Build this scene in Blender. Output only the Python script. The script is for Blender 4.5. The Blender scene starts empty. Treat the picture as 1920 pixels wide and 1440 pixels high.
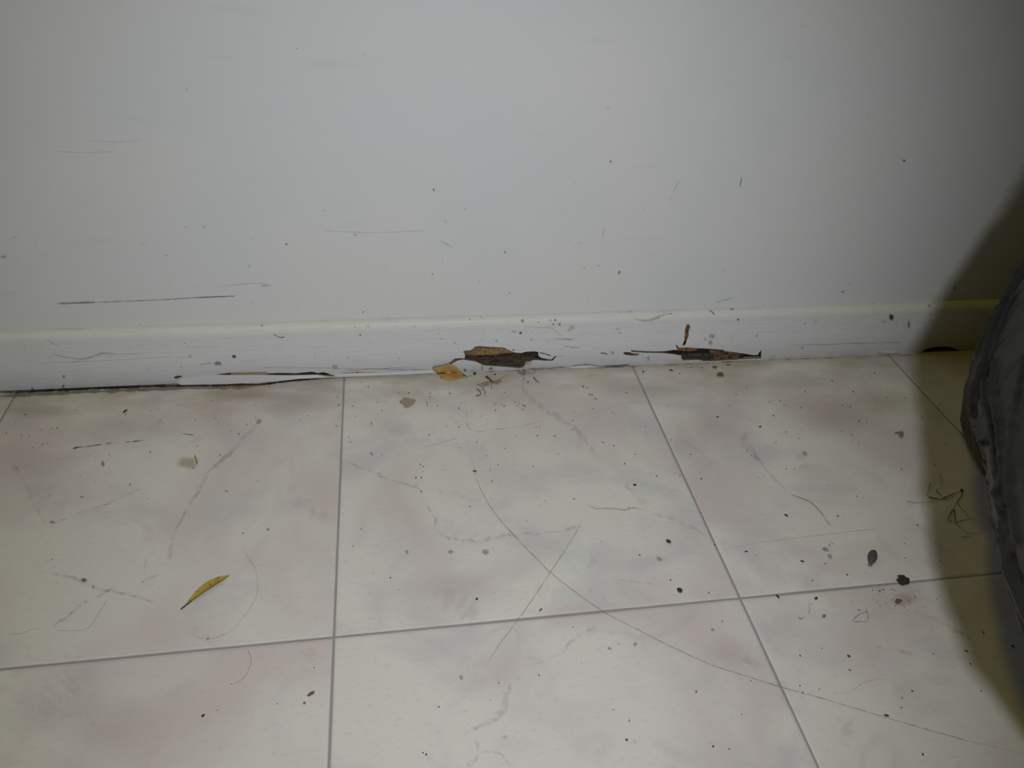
import bpy, bmesh, math, random
from mathutils import Vector, Matrix, noise
from mathutils.geometry import delaunay_2d_cdt

sc = bpy.context.scene
COL = sc.collection
random.seed(7)

# ------------------------------------------------------------------ camera
CP = Vector((0.3545659, -0.6140381, 0.4697666))
CE = (0.9076660, -0.0617101, -0.1517640)
FPX = 1392.716
cam_d = bpy.data.cameras.new('camera')
cam = bpy.data.objects.new('camera', cam_d)
COL.objects.link(cam)
cam.location = CP
cam.rotation_euler = CE
cam_d.sensor_width = 36.0
cam_d.lens = FPX / 1920.0 * 36.0
cam_d.clip_start = 0.01
sc.camera = cam

# ------------------------------------------------------------------ light
sc.view_settings.view_transform = 'Standard'
sc.view_settings.look = 'None'
sc.view_settings.exposure = 0.0
sc.view_settings.gamma = 1.0
sc.view_settings.use_curve_mapping = False
w = bpy.data.worlds.new('world')
sc.world = w
w.use_nodes = True
bg = w.node_tree.nodes['Background']
bg.inputs[0].default_value = (0.62, 0.80, 1.0, 1)
bg.inputs[1].default_value = 0.022


def spot(name, loc, target, energy, size_deg, blend, rad, color):
    d = bpy.data.lights.new(name, 'SPOT')
    d.energy = energy
    d.spot_size = math.radians(size_deg)
    d.spot_blend = blend
    d.shadow_soft_size = rad
    d.color = color
    o = bpy.data.objects.new(name, d)
    COL.objects.link(o)
    o.location = loc
    o.rotation_euler = (Vector(target) - Vector(loc)).to_track_quat('-Z', 'Y').to_euler()
    return o


# the hand-held lamp beside the camera that lights the corner
spot('hand_lamp', (0.418, -0.762, 0.598), (0.415, 0.0, 0.002), 15.8, 87.0, 1.0, 0.028, (0.95, 0.985, 1.05))
# the dim yellow ceiling lamp of the room
pl = bpy.data.lights.new('ceiling_lamp', 'POINT')
pl.energy = 13.5
pl.color = (1.0, 0.80, 0.07)
pl.shadow_soft_size = 0.09
po = bpy.data.objects.new('ceiling_lamp', pl)
COL.objects.link(po)
po.location = (-0.50, -0.62, 2.1)

# ------------------------------------------------------------------ helpers
RM = cam.rotation_euler.to_matrix()


def ray(px, py):
    return RM @ Vector(((px - 960) / FPX, -(py - 720) / FPX, -1))


def F(px, py, z=0.0):          # the floor point seen at a place of the photo
    d = ray(px, py)
    return CP + d * ((z - CP.z) / d.z)


def W(px, py, y=0.0):          # the point of an upright plane
    d = ray(px, py)
    return CP + d * ((y - CP.y) / d.y)


def tag(o, label=None, cat=None, group=None, kind=None):
    if label: o['label'] = label
    if cat: o['category'] = cat
    if group: o['group'] = group
    if kind: o['kind'] = kind
    return o


def mkobj(name, verts, faces, mats, parent=None, smooth=False, cols=None, fm=None):
    me = bpy.data.meshes.new(name)
    me.from_pydata([tuple(v) for v in verts], [], faces)
    for m in mats:
        me.materials.append(m)
    if fm:
        me.polygons.foreach_set('material_index', fm)
    if smooth:
        me.polygons.foreach_set('use_smooth', [True] * len(faces))
    if cols:
        a = me.color_attributes.new('tint', 'FLOAT_COLOR', 'POINT')
        a.data.foreach_set('color', [c for q in cols for c in q])
    me.update()
    o = bpy.data.objects.new(name, me)
    COL.objects.link(o)
    if parent:
        o.parent = parent
    return o


class NT:
    def __init__(s, name):
        s.m = bpy.data.materials.new(name)
        s.m.use_nodes = True
        s.t = s.m.node_tree
        s.b = s.t.nodes['Principled BSDF']
        s.out = s.t.nodes['Material Output']

    def n(s, typ, **k):
        nd = s.t.nodes.new(typ)
        for a, b in k.items():
            setattr(nd, a, b)
        return nd

    def l(s, a, b):
        s.t.links.new(a, b)

    def val(s, sock, v):
        if isinstance(v, (int, float)):
            sock.default_value = v
        elif isinstance(v, (tuple, list)):
            sock.default_value = v if len(v) == len(sock.default_value) else tuple(v) + (1,)
        else:
            s.l(v, sock)

    def math(s, op, a, b=0.0, c=None, clamp=False):
        nd = s.n('ShaderNodeMath', operation=op, use_clamp=clamp)
        s.val(nd.inputs[0], a)
        s.val(nd.inputs[1], b)
        if c is not None: s.val(nd.inputs[2], c)
        return nd.outputs[0]

    def ss(s, v, lo, hi, a=0.0, b=1.0):
        nd = s.n('ShaderNodeMapRange', interpolation_type='SMOOTHSTEP')
        s.val(nd.inputs[0], v)
        for i, q in enumerate((lo, hi, a, b)):
            nd.inputs[i + 1].default_value = q
        return nd.outputs[0]

    def mix(s, f, a, b, mode='MIX'):
        nd = s.n('ShaderNodeMix', data_type='RGBA', blend_type=mode)
        s.val(nd.inputs[0], f)
        s.val(nd.inputs[6], a)
        s.val(nd.inputs[7], b)
        return nd.outputs[2]

    def noise(s, vec, scale, detail=3, rough=0.5, dist=0.0):
        nd = s.n('ShaderNodeTexNoise')
        if vec is not None: s.l(vec, nd.inputs['Vector'])
        nd.inputs['Scale'].default_value = scale
        nd.inputs['Detail'].default_value = detail
        nd.inputs['Roughness'].default_value = rough
        nd.inputs['Distortion'].default_value = dist
        return nd.outputs['Fac']

    def pos(s):
        return s.n('ShaderNodeNewGeometry').outputs['Position']

    def mapping(s, vec, scale=(1, 1, 1)):
        nd = s.n('ShaderNodeVectorMath', operation='MULTIPLY')
        s.l(vec, nd.inputs[0])
        nd.inputs[1].default_value = scale
        return nd.outputs[0]

    def bump(s, h, strength, dist):
        nd = s.n('ShaderNodeBump')
        nd.inputs['Strength'].default_value = strength
        nd.inputs['Distance'].default_value = dist
        s.l(h, nd.inputs['Height'])
        s.l(nd.outputs[0], s.b.inputs['Normal'])

    def set(s, **k):
        for a, v in k.items():
            s.val(s.b.inputs[a.replace('_', ' ')], v)


T = 0.3048
GY = -0.3004     # the joint that runs parallel to the wall


def mat_floor():
    q = NT('marble_pattern_vinyl')
    P = q.pos()
    sp = q.n('ShaderNodeSeparateXYZ'); q.l(P, sp.inputs[0])
    fx = q.math('DIVIDE', sp.outputs[0], T)
    fy = q.math('DIVIDE', q.math('SUBTRACT', sp.outputs[1], GY), T)

    def dist(f):
        r = q.math('SUBTRACT', f, q.math('ROUND', f))
        return q.math('MULTIPLY', q.math('ABSOLUTE', r), T)
    dg = q.math('MINIMUM', dist(fx), dist(fy))
    cx = q.math('FLOOR', fx); cy = q.math('FLOOR', fy)
    cmb = q.n('ShaderNodeCombineXYZ')
    q.l(q.math('MULTIPLY', cx, 3.37), cmb.inputs[0])
    q.l(q.math('MULTIPLY', cy, 5.13), cmb.inputs[1])
    q.l(q.math('ADD', q.math('MULTIPLY', cx, 1.7), q.math('MULTIPLY', cy, 2.9)), cmb.inputs[2])
    add = q.n('ShaderNodeVectorMath', operation='ADD')
    q.l(P, add.inputs[0]); q.l(cmb.outputs[0], add.inputs[1])
    V = add.outputs[0]
    wn = q.n('ShaderNodeTexWhiteNoise', noise_dimensions='2D'); q.l(cmb.outputs[0], wn.inputs[0])
    n1 = q.noise(V, 7.5, 3, 0.55, 0.6)
    n2 = q.noise(q.mapping(V, (1.0, 1.35, 1.7)), 11.0, 4, 0.6, 0.4)
    base = q.mix(q.ss(n1, 0.40, 0.68), (0.66, 0.655, 0.61), (0.575, 0.515, 0.50))
    base = q.mix(q.ss(n2, 0.50, 0.72, 0, 0.7), base, (0.50, 0.50, 0.515))
    base = q.mix(q.math('MULTIPLY', wn.outputs[0], 0.22), base, (0.60, 0.50, 0.48))
    # thin broken veins
    n3 = q.noise(V, 5.5, 2, 0.5, 0.8)
    v1 = q.ss(q.math('ABSOLUTE', q.math('SUBTRACT', n3, 0.5)), 0.0, 0.03, 1, 0)
    gate = q.ss(q.noise(V, 14.0, 2), 0.50, 0.62)
    base = q.mix(q.math('MULTIPLY', q.math('MULTIPLY', v1, gate), 0.16), base, (0.36, 0.32, 0.34))
    # fine mottling and grime near the wall
    n4 = q.noise(q.mapping(P, (1, 2.2, 1)), 160.0, 3, 0.6)
    base = q.mix(q.ss(n4, 0.52, 0.78, 0, 0.32), base, (0.42, 0.39, 0.36))
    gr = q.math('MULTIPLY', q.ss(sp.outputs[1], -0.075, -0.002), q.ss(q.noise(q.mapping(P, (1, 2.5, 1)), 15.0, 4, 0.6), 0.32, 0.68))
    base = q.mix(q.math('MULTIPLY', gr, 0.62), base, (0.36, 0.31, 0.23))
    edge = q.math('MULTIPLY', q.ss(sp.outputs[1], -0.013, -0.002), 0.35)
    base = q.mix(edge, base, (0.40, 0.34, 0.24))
    wob = q.math('MULTIPLY', q.math('SUBTRACT', q.noise(P, 9.0, 2), 0.5), 0.0009)
    dd = q.math('ADD', dg, wob)
    g = q.ss(dd, 0.0005, 0.0015, 1, 0)
    col = q.mix(q.math('MULTIPLY', g, 0.8), base, (0.22, 0.21, 0.23))
    q.set(Base_Color=col, Roughness=q.ss(n1, 0.3, 0.7, 0.42, 0.55))
    q.b.inputs['Specular IOR Level'].default_value = 0.22
    h = q.math('ADD', q.ss(dg, 0.0006, 0.0030, 0, 1), q.math('MULTIPLY', n4, 0.10))
    q.bump(h, 0.5, 0.0006)
    return q.m


def mat_wall():
    q = NT('painted_wall')
    P = q.pos()
    n = q.noise(q.mapping(P, (1, 1, 1)), 6.0, 3, 0.5)
    n2 = q.noise(q.mapping(P, (1, 1, 2.4)), 210.0, 3, 0.6)
    n3 = q.noise(q.mapping(P, (1, 1, 6.0)), 14.0, 4, 0.6)
    c = q.mix(q.ss(n, 0.3, 0.7), (0.625, 0.635, 0.635), (0.655, 0.655, 0.632))
    c = q.mix(q.ss(n3, 0.56, 0.78, 0, 0.30), c, (0.55, 0.545, 0.55))
    q.set(Base_Color=c, Roughness=0.55)
    q.b.inputs['Specular IOR Level'].default_value = 0.15
    q.bump(n2, 0.25, 0.0006)
    return q.m


def mat_board():
    q = NT('painted_baseboard')
    P = q.pos()
    sp = q.n('ShaderNodeSeparateXYZ'); q.l(P, sp.inputs[0])
    st = q.noise(q.mapping(P, (1, 1, 22.0)), 26.0, 4, 0.6)
    n = q.noise(P, 26.0, 3, 0.6)
    c = q.mix(q.ss(sp.outputs[2], 0.047, 0.060), (0.64, 0.645, 0.636), (0.64, 0.645, 0.605))
    c = q.mix(q.ss(st, 0.50, 0.72, 0, 0.38), c, (0.47, 0.46, 0.49))
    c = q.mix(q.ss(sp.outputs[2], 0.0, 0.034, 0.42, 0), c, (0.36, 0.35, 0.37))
    c = q.mix(q.ss(n, 0.58, 0.78, 0, 0.22), c, (0.50, 0.47, 0.40))
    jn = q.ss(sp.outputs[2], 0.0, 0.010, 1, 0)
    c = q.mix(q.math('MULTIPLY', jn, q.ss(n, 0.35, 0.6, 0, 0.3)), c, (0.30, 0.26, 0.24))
    q.set(Base_Color=c, Roughness=0.5)
    q.b.inputs['Specular IOR Level'].default_value = 0.2
    q.bump(q.math('ADD', st, q.math('MULTIPLY', n, 0.6)), 0.5, 0.0007)
    return q.m


def mat_mark():
    q = NT('stain_scratch_and_gap_shade')
    a = q.n('ShaderNodeAttribute', attribute_name='tint')
    q.l(a.outputs['Color'], q.b.inputs['Base Color'])
    q.b.inputs['Roughness'].default_value = 0.6
    q.b.inputs['Specular IOR Level'].default_value = 0.15
    tr = q.n('ShaderNodeBsdfTransparent')
    mx = q.n('ShaderNodeMixShader')
    nz = q.ss(q.noise(q.pos(), 420.0, 2, 0.6), 0.25, 0.6, 0.55, 1.0)
    q.l(q.math('MULTIPLY', a.outputs['Alpha'], nz), mx.inputs[0])
    q.l(tr.outputs[0], mx.inputs[1]); q.l(q.b.outputs[0], mx.inputs[2])
    q.l(mx.outputs[0], q.out.inputs[0])
    return q.m


def mat_tint(name, rough=0.8, bs=900.0, bd=0.0004, var=0.35):
    q = NT(name)
    a = q.n('ShaderNodeAttribute', attribute_name='tint')
    n = q.noise(q.pos(), bs, 3, 0.6)
    c = q.mix(q.ss(n, 0.35, 0.7, 0, var), a.outputs['Color'], (0.01, 0.007, 0.005))
    q.set(Base_Color=c, Roughness=rough)
    q.b.inputs['Specular IOR Level'].default_value = 0.25
    q.bump(n, 0.6, bd)
    return q.m


def mat_plain(name, col, rough=0.7, var=0.3, scale=600.0, spec=0.3, col2=None):
    q = NT(name)
    n = q.noise(q.pos(), scale, 3, 0.6)
    c2 = col2 or tuple(v * 0.35 for v in col)
    q.set(Base_Color=q.mix(q.ss(n, 0.4, 0.66, 0, var), col, c2), Roughness=rough)
    q.b.inputs['Specular IOR Level'].default_value = spec
    q.bump(n, 0.4, 0.0004)
    return q.m


M_FLOOR, M_WALL, M_BOARD, M_MARK = mat_floor(), mat_wall(), mat_board(), mat_mark()
M_WOOD = mat_tint('rotten_wood')
M_EDGE = mat_plain('torn_paint_edge', (0.20, 0.15, 0.115), 0.8, 0.6)
M_CHIP = mat_plain('loose_white_paint', (0.57, 0.575, 0.57), 0.55, 0.35, 120.0, 0.2, (0.55, 0.54, 0.54))
M_DARK = mat_plain('dark_grit_and_gap_shade', (0.030, 0.026, 0.028), 0.6, 0.5, 1500.0, 0.4)
M_BROWN = mat_plain('brown_grit', (0.085, 0.050, 0.032), 0.7, 0.5, 1500.0)
M_OLIVE = mat_plain('olive_crumb', (0.17, 0.13, 0.05), 0.8, 0.6, 1500.0)
M_PALE = mat_plain('pale_crumb', (0.62, 0.60, 0.54), 0.6, 0.3, 1500.0)
M_GREY = mat_plain('grey_grit', (0.20, 0.19, 0.18), 0.8, 0.4, 1500.0)


# ------------------------------------------------------------------ marks on a surface
class Marks:
    """collects ribbons and spots (stains, scratches, veins, painted gap shade) that belong to one surface"""
    def __init__(s, fn, nrm):
        s.fn, s.nrm, s.v, s.f, s.c, s.k, s.grey = fn, Vector(nrm), [], [], [], 0, 1.0

    def lift(s):
        s.k += 1
        return s.nrm * (0.00006 + 0.0000008 * s.k)

    def ribbon(s, pts, wpx, col, a, wav=0.0, dash=0.0, soft=True):
        pts = [Vector(p) for p in pts]
        a *= s.grey if col == GV else 1.0
        out = []
        for i in range(len(pts) - 1):              # Catmull-Rom subdivision
            p0 = pts[max(i - 1, 0)]; p1 = pts[i]; p2 = pts[i + 1]; p3 = pts[min(i + 2, len(pts) - 1)]
            n = max(2, int((p2 - p1).length / 6))
            for k in range(n):
                t = k / n
                out.append(0.5 * ((2 * p1) + (p2 - p0) * t + (2 * p0 - 5 * p1 + 4 * p2 - p3) * t * t + (3 * p1 - p0 - 3 * p2 + p3) * t ** 3))
        out.append(pts[-1])
        L = s.lift(); b = len(s.v); N = len(out)
        for i, p in enumerate(out):
            d = (out[min(i + 1, N - 1)] - out[max(i - 1, 0)]).normalized()
            nn = Vector((-d.y, d.x))
            if wav:
                p = p + nn * wav * noise.noise(Vector((p.x * .06, p.y * .06, s.k * 3.1)))
            e = min(1.0, i / (N * .12 + .01), (N - 1 - i) / (N * .12 + .01))
            wv = 0.7 + 0.6 * noise.noise(Vector((p.x * .09, p.y * .09, s.k * 1.7)))
            al = a * min(1, e + 0.05)
            if dash:
                al *= max(0.0, min(1.0, 0.5 + dash * noise.noise(Vector((p.x * .11, p.y * .11, s.k * 5.3)))))
            hw = wpx * .5 * wv * (0.5 + 0.5 * e)
            for o_, al_ in ((-1, 0), (-.4, al), (.4, al), (1, 0)):
                q = p + nn * hw * o_
                s.v.append(s.fn(q.x, q.y) + L)
                s.c.append((*col, al_ if soft or al_ else 0))
            if i:
                for j in range(3):
                    s.f.append((b + 4 * (i - 1) + j, b + 4 * (i - 1) + j + 1, b + 4 * i + j + 1, b + 4 * i + j))

    def spot(s, x, y, rx, ry, col, a, rot=0.0, rag=0.25, core=0.45):
        a *= s.grey if col == GV else 1.0
        L = s.lift(); b = len(s.v); n = 16 if max(rx, ry) > 5 else 9
        s.v.append(s.fn(x, y) + L); s.c.append((*col, a))
        cr, sr = math.cos(rot), math.sin(rot)
        for ring, al in ((core, a), (1.0, 0.0)):
            for i in range(n):
                t = 2 * math.pi * i / n
                r = ring * (1 + rag * noise.noise(Vector((math.cos(t) * 1.3, math.sin(t) * 1.3, s.k * 2.3))) * 1.6)
                u, v = rx * r * math.cos(t), ry * r * math.sin(t)
                s.v.append(s.fn(x + u * cr - v * sr, y + u * sr + v * cr) + L); s.c.append((*col, al))
        for i in range(n):
            j = (i + 1) % n
            s.f.append((b, b + 1 + i, b + 1 + j))
            s.f.append((b + 1 + i, b + 1 + n + i, b + 1 + n + j, b + 1 + j))


DK = (0.035, 0.03, 0.035)
BR = (0.13, 0.08, 0.05)
PK = (0.42, 0.31, 0.31)
GV = (0.33, 0.31, 0.34)
YL = (0.45, 0.41, 0.22)

# ------------------------------------------------------------------ floor
fm = Marks(lambda x, y: F(x, y), (0, 0, 1))
# long hairline scratches
fm.ribbon([(865, 805), (885, 862), (896, 905), (925, 958), (965, 1005), (1032, 1073), (1095, 1122), (1137, 1150), (1190, 1178), (1260, 1213),
           (1330, 1245), (1400, 1268), (1470, 1290), (1550, 1312), (1660, 1345), (1800, 1385), (1925, 1414)], 3.2, (0.34, 0.29, 0.24), 0.5, 1.0)
fm.ribbon([(1098, 965), (1070, 1015), (1032, 1073), (980, 1150), (935, 1210), (908, 1255)], 3.0, (0.34, 0.30, 0.25), 0.48, 1.0)
fm.ribbon([(1480, 925), (1505, 935), (1530, 950), (1550, 975), (1562, 990)], 3.5, (0.30, 0.26, 0.22), 0.55, 2)
fm.ribbon([(1350, 1032), (1420, 1018), (1500, 1008), (1570, 1000), (1650, 990)], 2.5, (0.40, 0.36, 0.30), 0.3, 1)
fm.ribbon([(1100, 950), (1150, 955), (1212, 952)], 6, GV, 0.3, 4)
# traced marble veins
for pts, wd, c, a in [
    ([(645, 865), (690, 882), (720, 895), (760, 908), (785, 916), (793, 930)], 5, GV, .45),
    ([(793, 942), (808, 955), (817, 975), (815, 992), (830, 1004), (862, 1012), (900, 1015), (935, 1006), (975, 1002)], 9, GV, .5),
    ([(975, 1000), (1010, 1000), (1050, 995), (1085, 985)], 7, PK, .45),
    ([(800, 918), (860, 930), (905, 945)], 14, GV, .2),
    ([(876, 770), (878, 800), (895, 810), (910, 808)], 5, PK, .4),
    ([(785, 840), (830, 830), (862, 818)], 4, GV, .35),
    ([(920, 806), (970, 800), (1030, 788)], 3, GV, .4),
    ([(955, 715), (985, 733), (1018, 765), (1050, 785), (1085, 810), (1105, 835), (1125, 860)], 12, GV, .36),
    ([(1165, 905), (1190, 925), (1215, 945), (1205, 958)], 16, PK, .35),
    ([(1220, 965), (1260, 972), (1300, 990), (1335, 1005)], 8, GV, .36),
    ([(1100, 1065), (1120, 1050)], 14, PK, .4),
    ([(1140, 1088), (1190, 1090), (1228, 1096)], 5, GV, .4),
    ([(1405, 800), (1395, 830), (1412, 850), (1425, 865)], 14, PK, .4),
    ([(1412, 845), (1430, 870), (1455, 900), (1475, 922)], 7, GV, .35),
    ([(20, 865), (45, 900), (58, 935), (72, 962), (85, 985)], 11, PK, .5),
    ([(90, 982), (130, 970), (150, 960), (200, 945), (240, 925), (275, 915)], 5, GV, .45),
    ([(455, 830), (430, 850), (400, 875), (375, 912), (350, 955), (335, 985), (320, 1010)], 9, GV, .42),
    ([(490, 790), (455, 825), (425, 855), (395, 880)], 12, PK, .35),
    ([(325, 1005), (318, 1035), (308, 1060)], 11, PK, .4),
    ([(295, 1030), (275, 1045), (270, 1085)], 6, PK, .35),
    ([(68, 1072), (100, 1078), (140, 1085), (175, 1100), (205, 1108), (250, 1118), (300, 1135)], 8, GV, .5),
    ([(95, 1180), (120, 1160), (150, 1135), (190, 1115), (215, 1098)], 8, GV, .5),
    ([(15, 1190), (45, 1186), (70, 1176)], 4, GV, .4),
    ([(265, 1090), (285, 1082), (300, 1078)], 2.5, PK, .6),
    ([(540, 905), (560, 940), (600, 965), (625, 985)], 26, GV, .18),
    ([(640, 770), (620, 800), (630, 840)], 26, GV, .18),
    ([(1120, 1175), (1085, 1190), (1062, 1215), (1055, 1228)], 8, PK, .4),
    ([(1050, 1225), (1015, 1240), (985, 1250)], 5, PK, .3),
    ([(975, 1265), (958, 1285), (955, 1300), (945, 1325), (935, 1345), (915, 1358), (890, 1365), (865, 1378)], 12, GV, .42),
    ([(900, 1355), (925, 1345), (940, 1330), (950, 1295)], 18, PK, .3),
    ([(875, 1440), (890, 1425), (895, 1400), (893, 1385)], 12, GV, .4),
    ([(900, 1412), (935, 1412), (955, 1430), (962, 1442)], 7, GV, .35),
    ([(940, 1385), (955, 1382)], 10, GV, .6),
    ([(1380, 1215), (1405, 1240), (1430, 1258)], 26, PK, .28),
    ([(1570, 1298), (1590, 1300), (1605, 1290), (1620, 1280), (1650, 1272), (1680, 1280)], 5, GV, .45),
    ([(1640, 1215), (1680, 1218), (1715, 1230)], 10, GV, .35),
    ([(1700, 1120), (1715, 1145), (1760, 1165), (1800, 1185), (1830, 1205)], 10, GV, .35),
    ([(1575, 1345), (1590, 1375), (1580, 1400)], 34, PK, .22),
    ([(820, 1100), (870, 1130), (900, 1155)], 60, PK, .22),
    ([(1000, 1100), (1100, 1130)], 40, (0.62, 0.62, 0.58), .25),
    ([(1500, 880), (1500, 850)], 24, PK, .3),
    ([(1240, 800), (1290, 830), (1330, 900)], 50, PK, .15),
    ([(600, 1215), (560, 1260), (520, 1300)], 40, PK, .16),
    ([(150, 1260), (100, 1300), (60, 1350)], 70, PK, .18),
    ([(60, 900), (120, 980)], 60, PK, .14),
]:
    fm.ribbon(pts, wd * 1.35, c, a * .55, wd * .5, 1.3)
# curled hairs stuck to the vinyl
fm.ribbon([(462, 1212), (471, 1240), (458, 1270), (436, 1284)], 2, (0.35, 0.25, 0.2), .5)
fm.ribbon([(100, 1182), (160, 1180), (185, 1150), (205, 1118)], 2, (0.36, 0.34, 0.25), .35)
fm.ribbon([(345, 1182), (385, 1198), (425, 1188), (450, 1165), (480, 1120), (480, 1070), (462, 1040), (450, 1005)], 2, (0.38, 0.36, 0.32), .35)
# dark lines along the wall joint: painted shade of the gap, with dirt
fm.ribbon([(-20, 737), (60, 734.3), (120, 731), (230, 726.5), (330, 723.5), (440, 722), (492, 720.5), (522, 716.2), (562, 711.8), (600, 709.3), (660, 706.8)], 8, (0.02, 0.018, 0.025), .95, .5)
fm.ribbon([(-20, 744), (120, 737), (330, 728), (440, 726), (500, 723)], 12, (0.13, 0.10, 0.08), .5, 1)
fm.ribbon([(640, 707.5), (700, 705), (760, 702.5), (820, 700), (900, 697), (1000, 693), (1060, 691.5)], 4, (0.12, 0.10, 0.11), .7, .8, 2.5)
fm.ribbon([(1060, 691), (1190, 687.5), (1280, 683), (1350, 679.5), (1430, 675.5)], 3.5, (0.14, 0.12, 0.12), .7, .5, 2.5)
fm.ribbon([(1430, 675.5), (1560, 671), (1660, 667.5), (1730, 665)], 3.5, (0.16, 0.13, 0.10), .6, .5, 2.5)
# dark scuffs
fm.ribbon([(133, 842.5), (145, 838.5), (160, 838), (185, 834), (210, 831), (240, 829), (272, 825)], 4, DK, .85, .5, 2.4)
fm.ribbon([(340, 814), (352, 814), (366, 817)], 3, BR, .75)
fm.ribbon([(135, 842), (148, 838)], 5, DK, .9)
# pencil-like scribbles
for pts in ([(1597, 1165), (1610, 1166), (1628, 1165)], [(1628, 1166), (1627, 1152), (1622, 1138)], [(1597, 1165), (1606, 1156), (1616, 1150), (1630, 1147)],
            [(1516, 1131), (1518, 1142), (1516, 1152)], [(1513, 1132), (1526, 1132)], [(1495, 1156), (1503, 1161), (1508, 1156)]):
    fm.ribbon(pts, 2.6, (0.16, 0.15, 0.15), .6)
# yellowish dried patch and drips
fm.spot(764, 755, 17, 9.5, (0.36, 0.33, 0.19), .75, .0, .35, .8)
fm.spot(758, 754, 9, 4, (0.46, 0.42, 0.30), .6)
fm.spot(352, 868, 26, 14, YL, .5)
fm.ribbon([(365, 853), (367, 860), (371, 872)], 6, (0.30, 0.25, 0.10), .75)
fm.spot(560, 755, 85, 26, (0.36, 0.29, 0.22), .16, .0, .3, .15)
fm.spot(470, 742, 95, 16, (0.34, 0.26, 0.18), .25, .0, .3, .15)
fm.spot(70, 770, 90, 18, (0.40, 0.30, 0.28), .2, .0, .3, .15)
fm.spot(1690, 1125, 30, 14, (0.45, 0.30, 0.24), .3)
for x_, y_, rx_, ry_, c_ in [(1330, 800, 120, 60, (0.46, 0.38, 0.36)), (1600, 760, 150, 50, (0.44, 0.38, 0.26)), (1760, 780, 60, 70, (0.40, 0.32, 0.22)), (1420, 720, 160, 26, (0.42, 0.36, 0.28)), (60, 880, 110, 70, (0.46, 0.40, 0.42)),
                               (250, 800, 200, 40, (0.46, 0.42, 0.38)), (160, 1340, 160, 80, (0.46, 0.39, 0.40)), (720, 800, 60, 40, (0.46, 0.40, 0.42)), (850, 1110, 110, 50, (0.48, 0.38, 0.38)), (1360, 1230, 60, 40, (0.47, 0.38, 0.38))]:
    fm.spot(x_, y_, rx_, ry_, c_, .14, 0, .35, .1)
fm.spot(1545, 790, 110, 45, (0.40, 0.33, 0.24), .14, 0, .3, .12)
fm.spot(1230, 735, 80, 30, (0.38, 0.30, 0.24), .14, 0, .3, .12)
fm.spot(1655, 755, 90, 28, (0.40, 0.33, 0.18), .16, 0, .3, .12)
for x, y, r, c in [(697, 851, 5, GV), (1336, 1181, 5, GV), (1191, 1208, 6, GV), (1143, 1216, 5, GV), (1305, 1297, 4, GV), (865, 1271, 6, PK),
                   (158, 1088, 7, DK), (175, 1101, 5, GV), (98, 979, 6, GV), (193, 870, 6, (0.16, .13, .12)), (153, 932, 4, GV), (1548, 1030, 8, GV), (1556, 1043, 7, GV),
                   (485, 791, 7, PK), (425, 921, 4, GV), (502, 993, 4, GV), (1690, 815, 9, BR), (1681, 812, 5, BR), (390, 1198, 4, GV), (763, 1035, 5, GV),
                   (845, 1035, 7, GV), (910, 1035, 9, GV), (1545, 1155, 6, GV), (1508, 850, 8, PK), (1236, 1048, 7, GV)]:
    fm.spot(x, y, r, r * .7, c, .6, random.random() * 3)
for k in range(150):               # dust freckles, thicker near the skirting
    x = random.uniform(20, 1780); y = 700 + abs(random.gauss(0, 130)) + random.uniform(0, 40)
    fm.spot(x, y, random.uniform(1.3, 2.8), random.uniform(1, 1.8), random.choice([BR, GV, (0.22, .18, .14)]), random.uniform(.4, .8), random.random() * 3)
for k in range(60):
    x = 1680 + random.gauss(0, 30); y = 1125 + random.gauss(0, 16)
    fm.spot(x, y, random.uniform(1, 2.2), random.uniform(1, 1.8), random.choice([BR, GV, (0.3, .16, .12)]), random.uniform(.3, .7))
# whitish crumb smear in the shade beside the bag
fm.spot(1797, 858, 4, 3, (.85, .85, .8), .8)
for k in range(14):
    fm.spot(1800 + random.gauss(0, 14), 868 + random.gauss(0, 12), 2, 1.4, (.75, .75, .7), .5)

fv = [(-1.2, 0.012, 0), (2.2, 0.012, 0), (2.2, -1.9, 0), (-1.2, -1.9, 0)]
fv += [(x, y, -0.02) for x, y, _ in fv]
ff = [(3, 2, 1, 0), (4, 5, 6, 7), (0, 1, 5, 4), (1, 2, 6, 5), (2, 3, 7, 6), (3, 0, 4, 7)]
nb = len(fv)
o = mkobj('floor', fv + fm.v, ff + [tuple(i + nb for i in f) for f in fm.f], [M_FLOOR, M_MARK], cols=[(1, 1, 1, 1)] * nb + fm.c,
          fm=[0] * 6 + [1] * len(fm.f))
tag(o, 'pale marble-patterned vinyl tile floor with grey joints, scratches and dirt', 'floor', kind='structure')

# ------------------------------------------------------------------ wall
YW = 0.009
wm = Marks(lambda x, y: W(x, y, YW), (0, -1, 0))
wm.ribbon([(105, 569.5), (180, 567), (300, 562), (372, 558), (442, 555)], 4.5, (0.28, 0.27, 0.29), .45)
wm.ribbon([(360, 558.3), (400, 556.5), (442, 555)], 3.0, (.1,.1,.11), .6)
wm.ribbon([(105, 569.5), (180, 566)], 7, (0.30, .29, .33), .5)
wm.ribbon([(488, 536), (507, 536)], 2.5, (0.2, .2, .2), .7)
wm.ribbon([(410, 537), (480, 531), (510, 536)], 3, (0.42, .38, .34), .3)
wm.ribbon([(1275, 335), (1266, 352), (1255, 378)], 2.6, (0.36, .28, .18), .55, 1, 1.5)
wm.ribbon([(1391, 331), (1389, 342), (1387, 353)], 3, (0.22, .14, .09), .75)
wm.ribbon([(1134, 425), (1130, 440), (1126, 465)], 2.4, (0.42, .38, .32), .45, 1, 1.5)
wm.ribbon([(100, 283), (150, 286), (220, 284)], 3, GV, .2)
wm.ribbon([(160, 263), (215, 266), (265, 263)], 4, GV, .16)
wm.ribbon([(0, 483), (14, 480)], 14, GV, .5)
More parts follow.
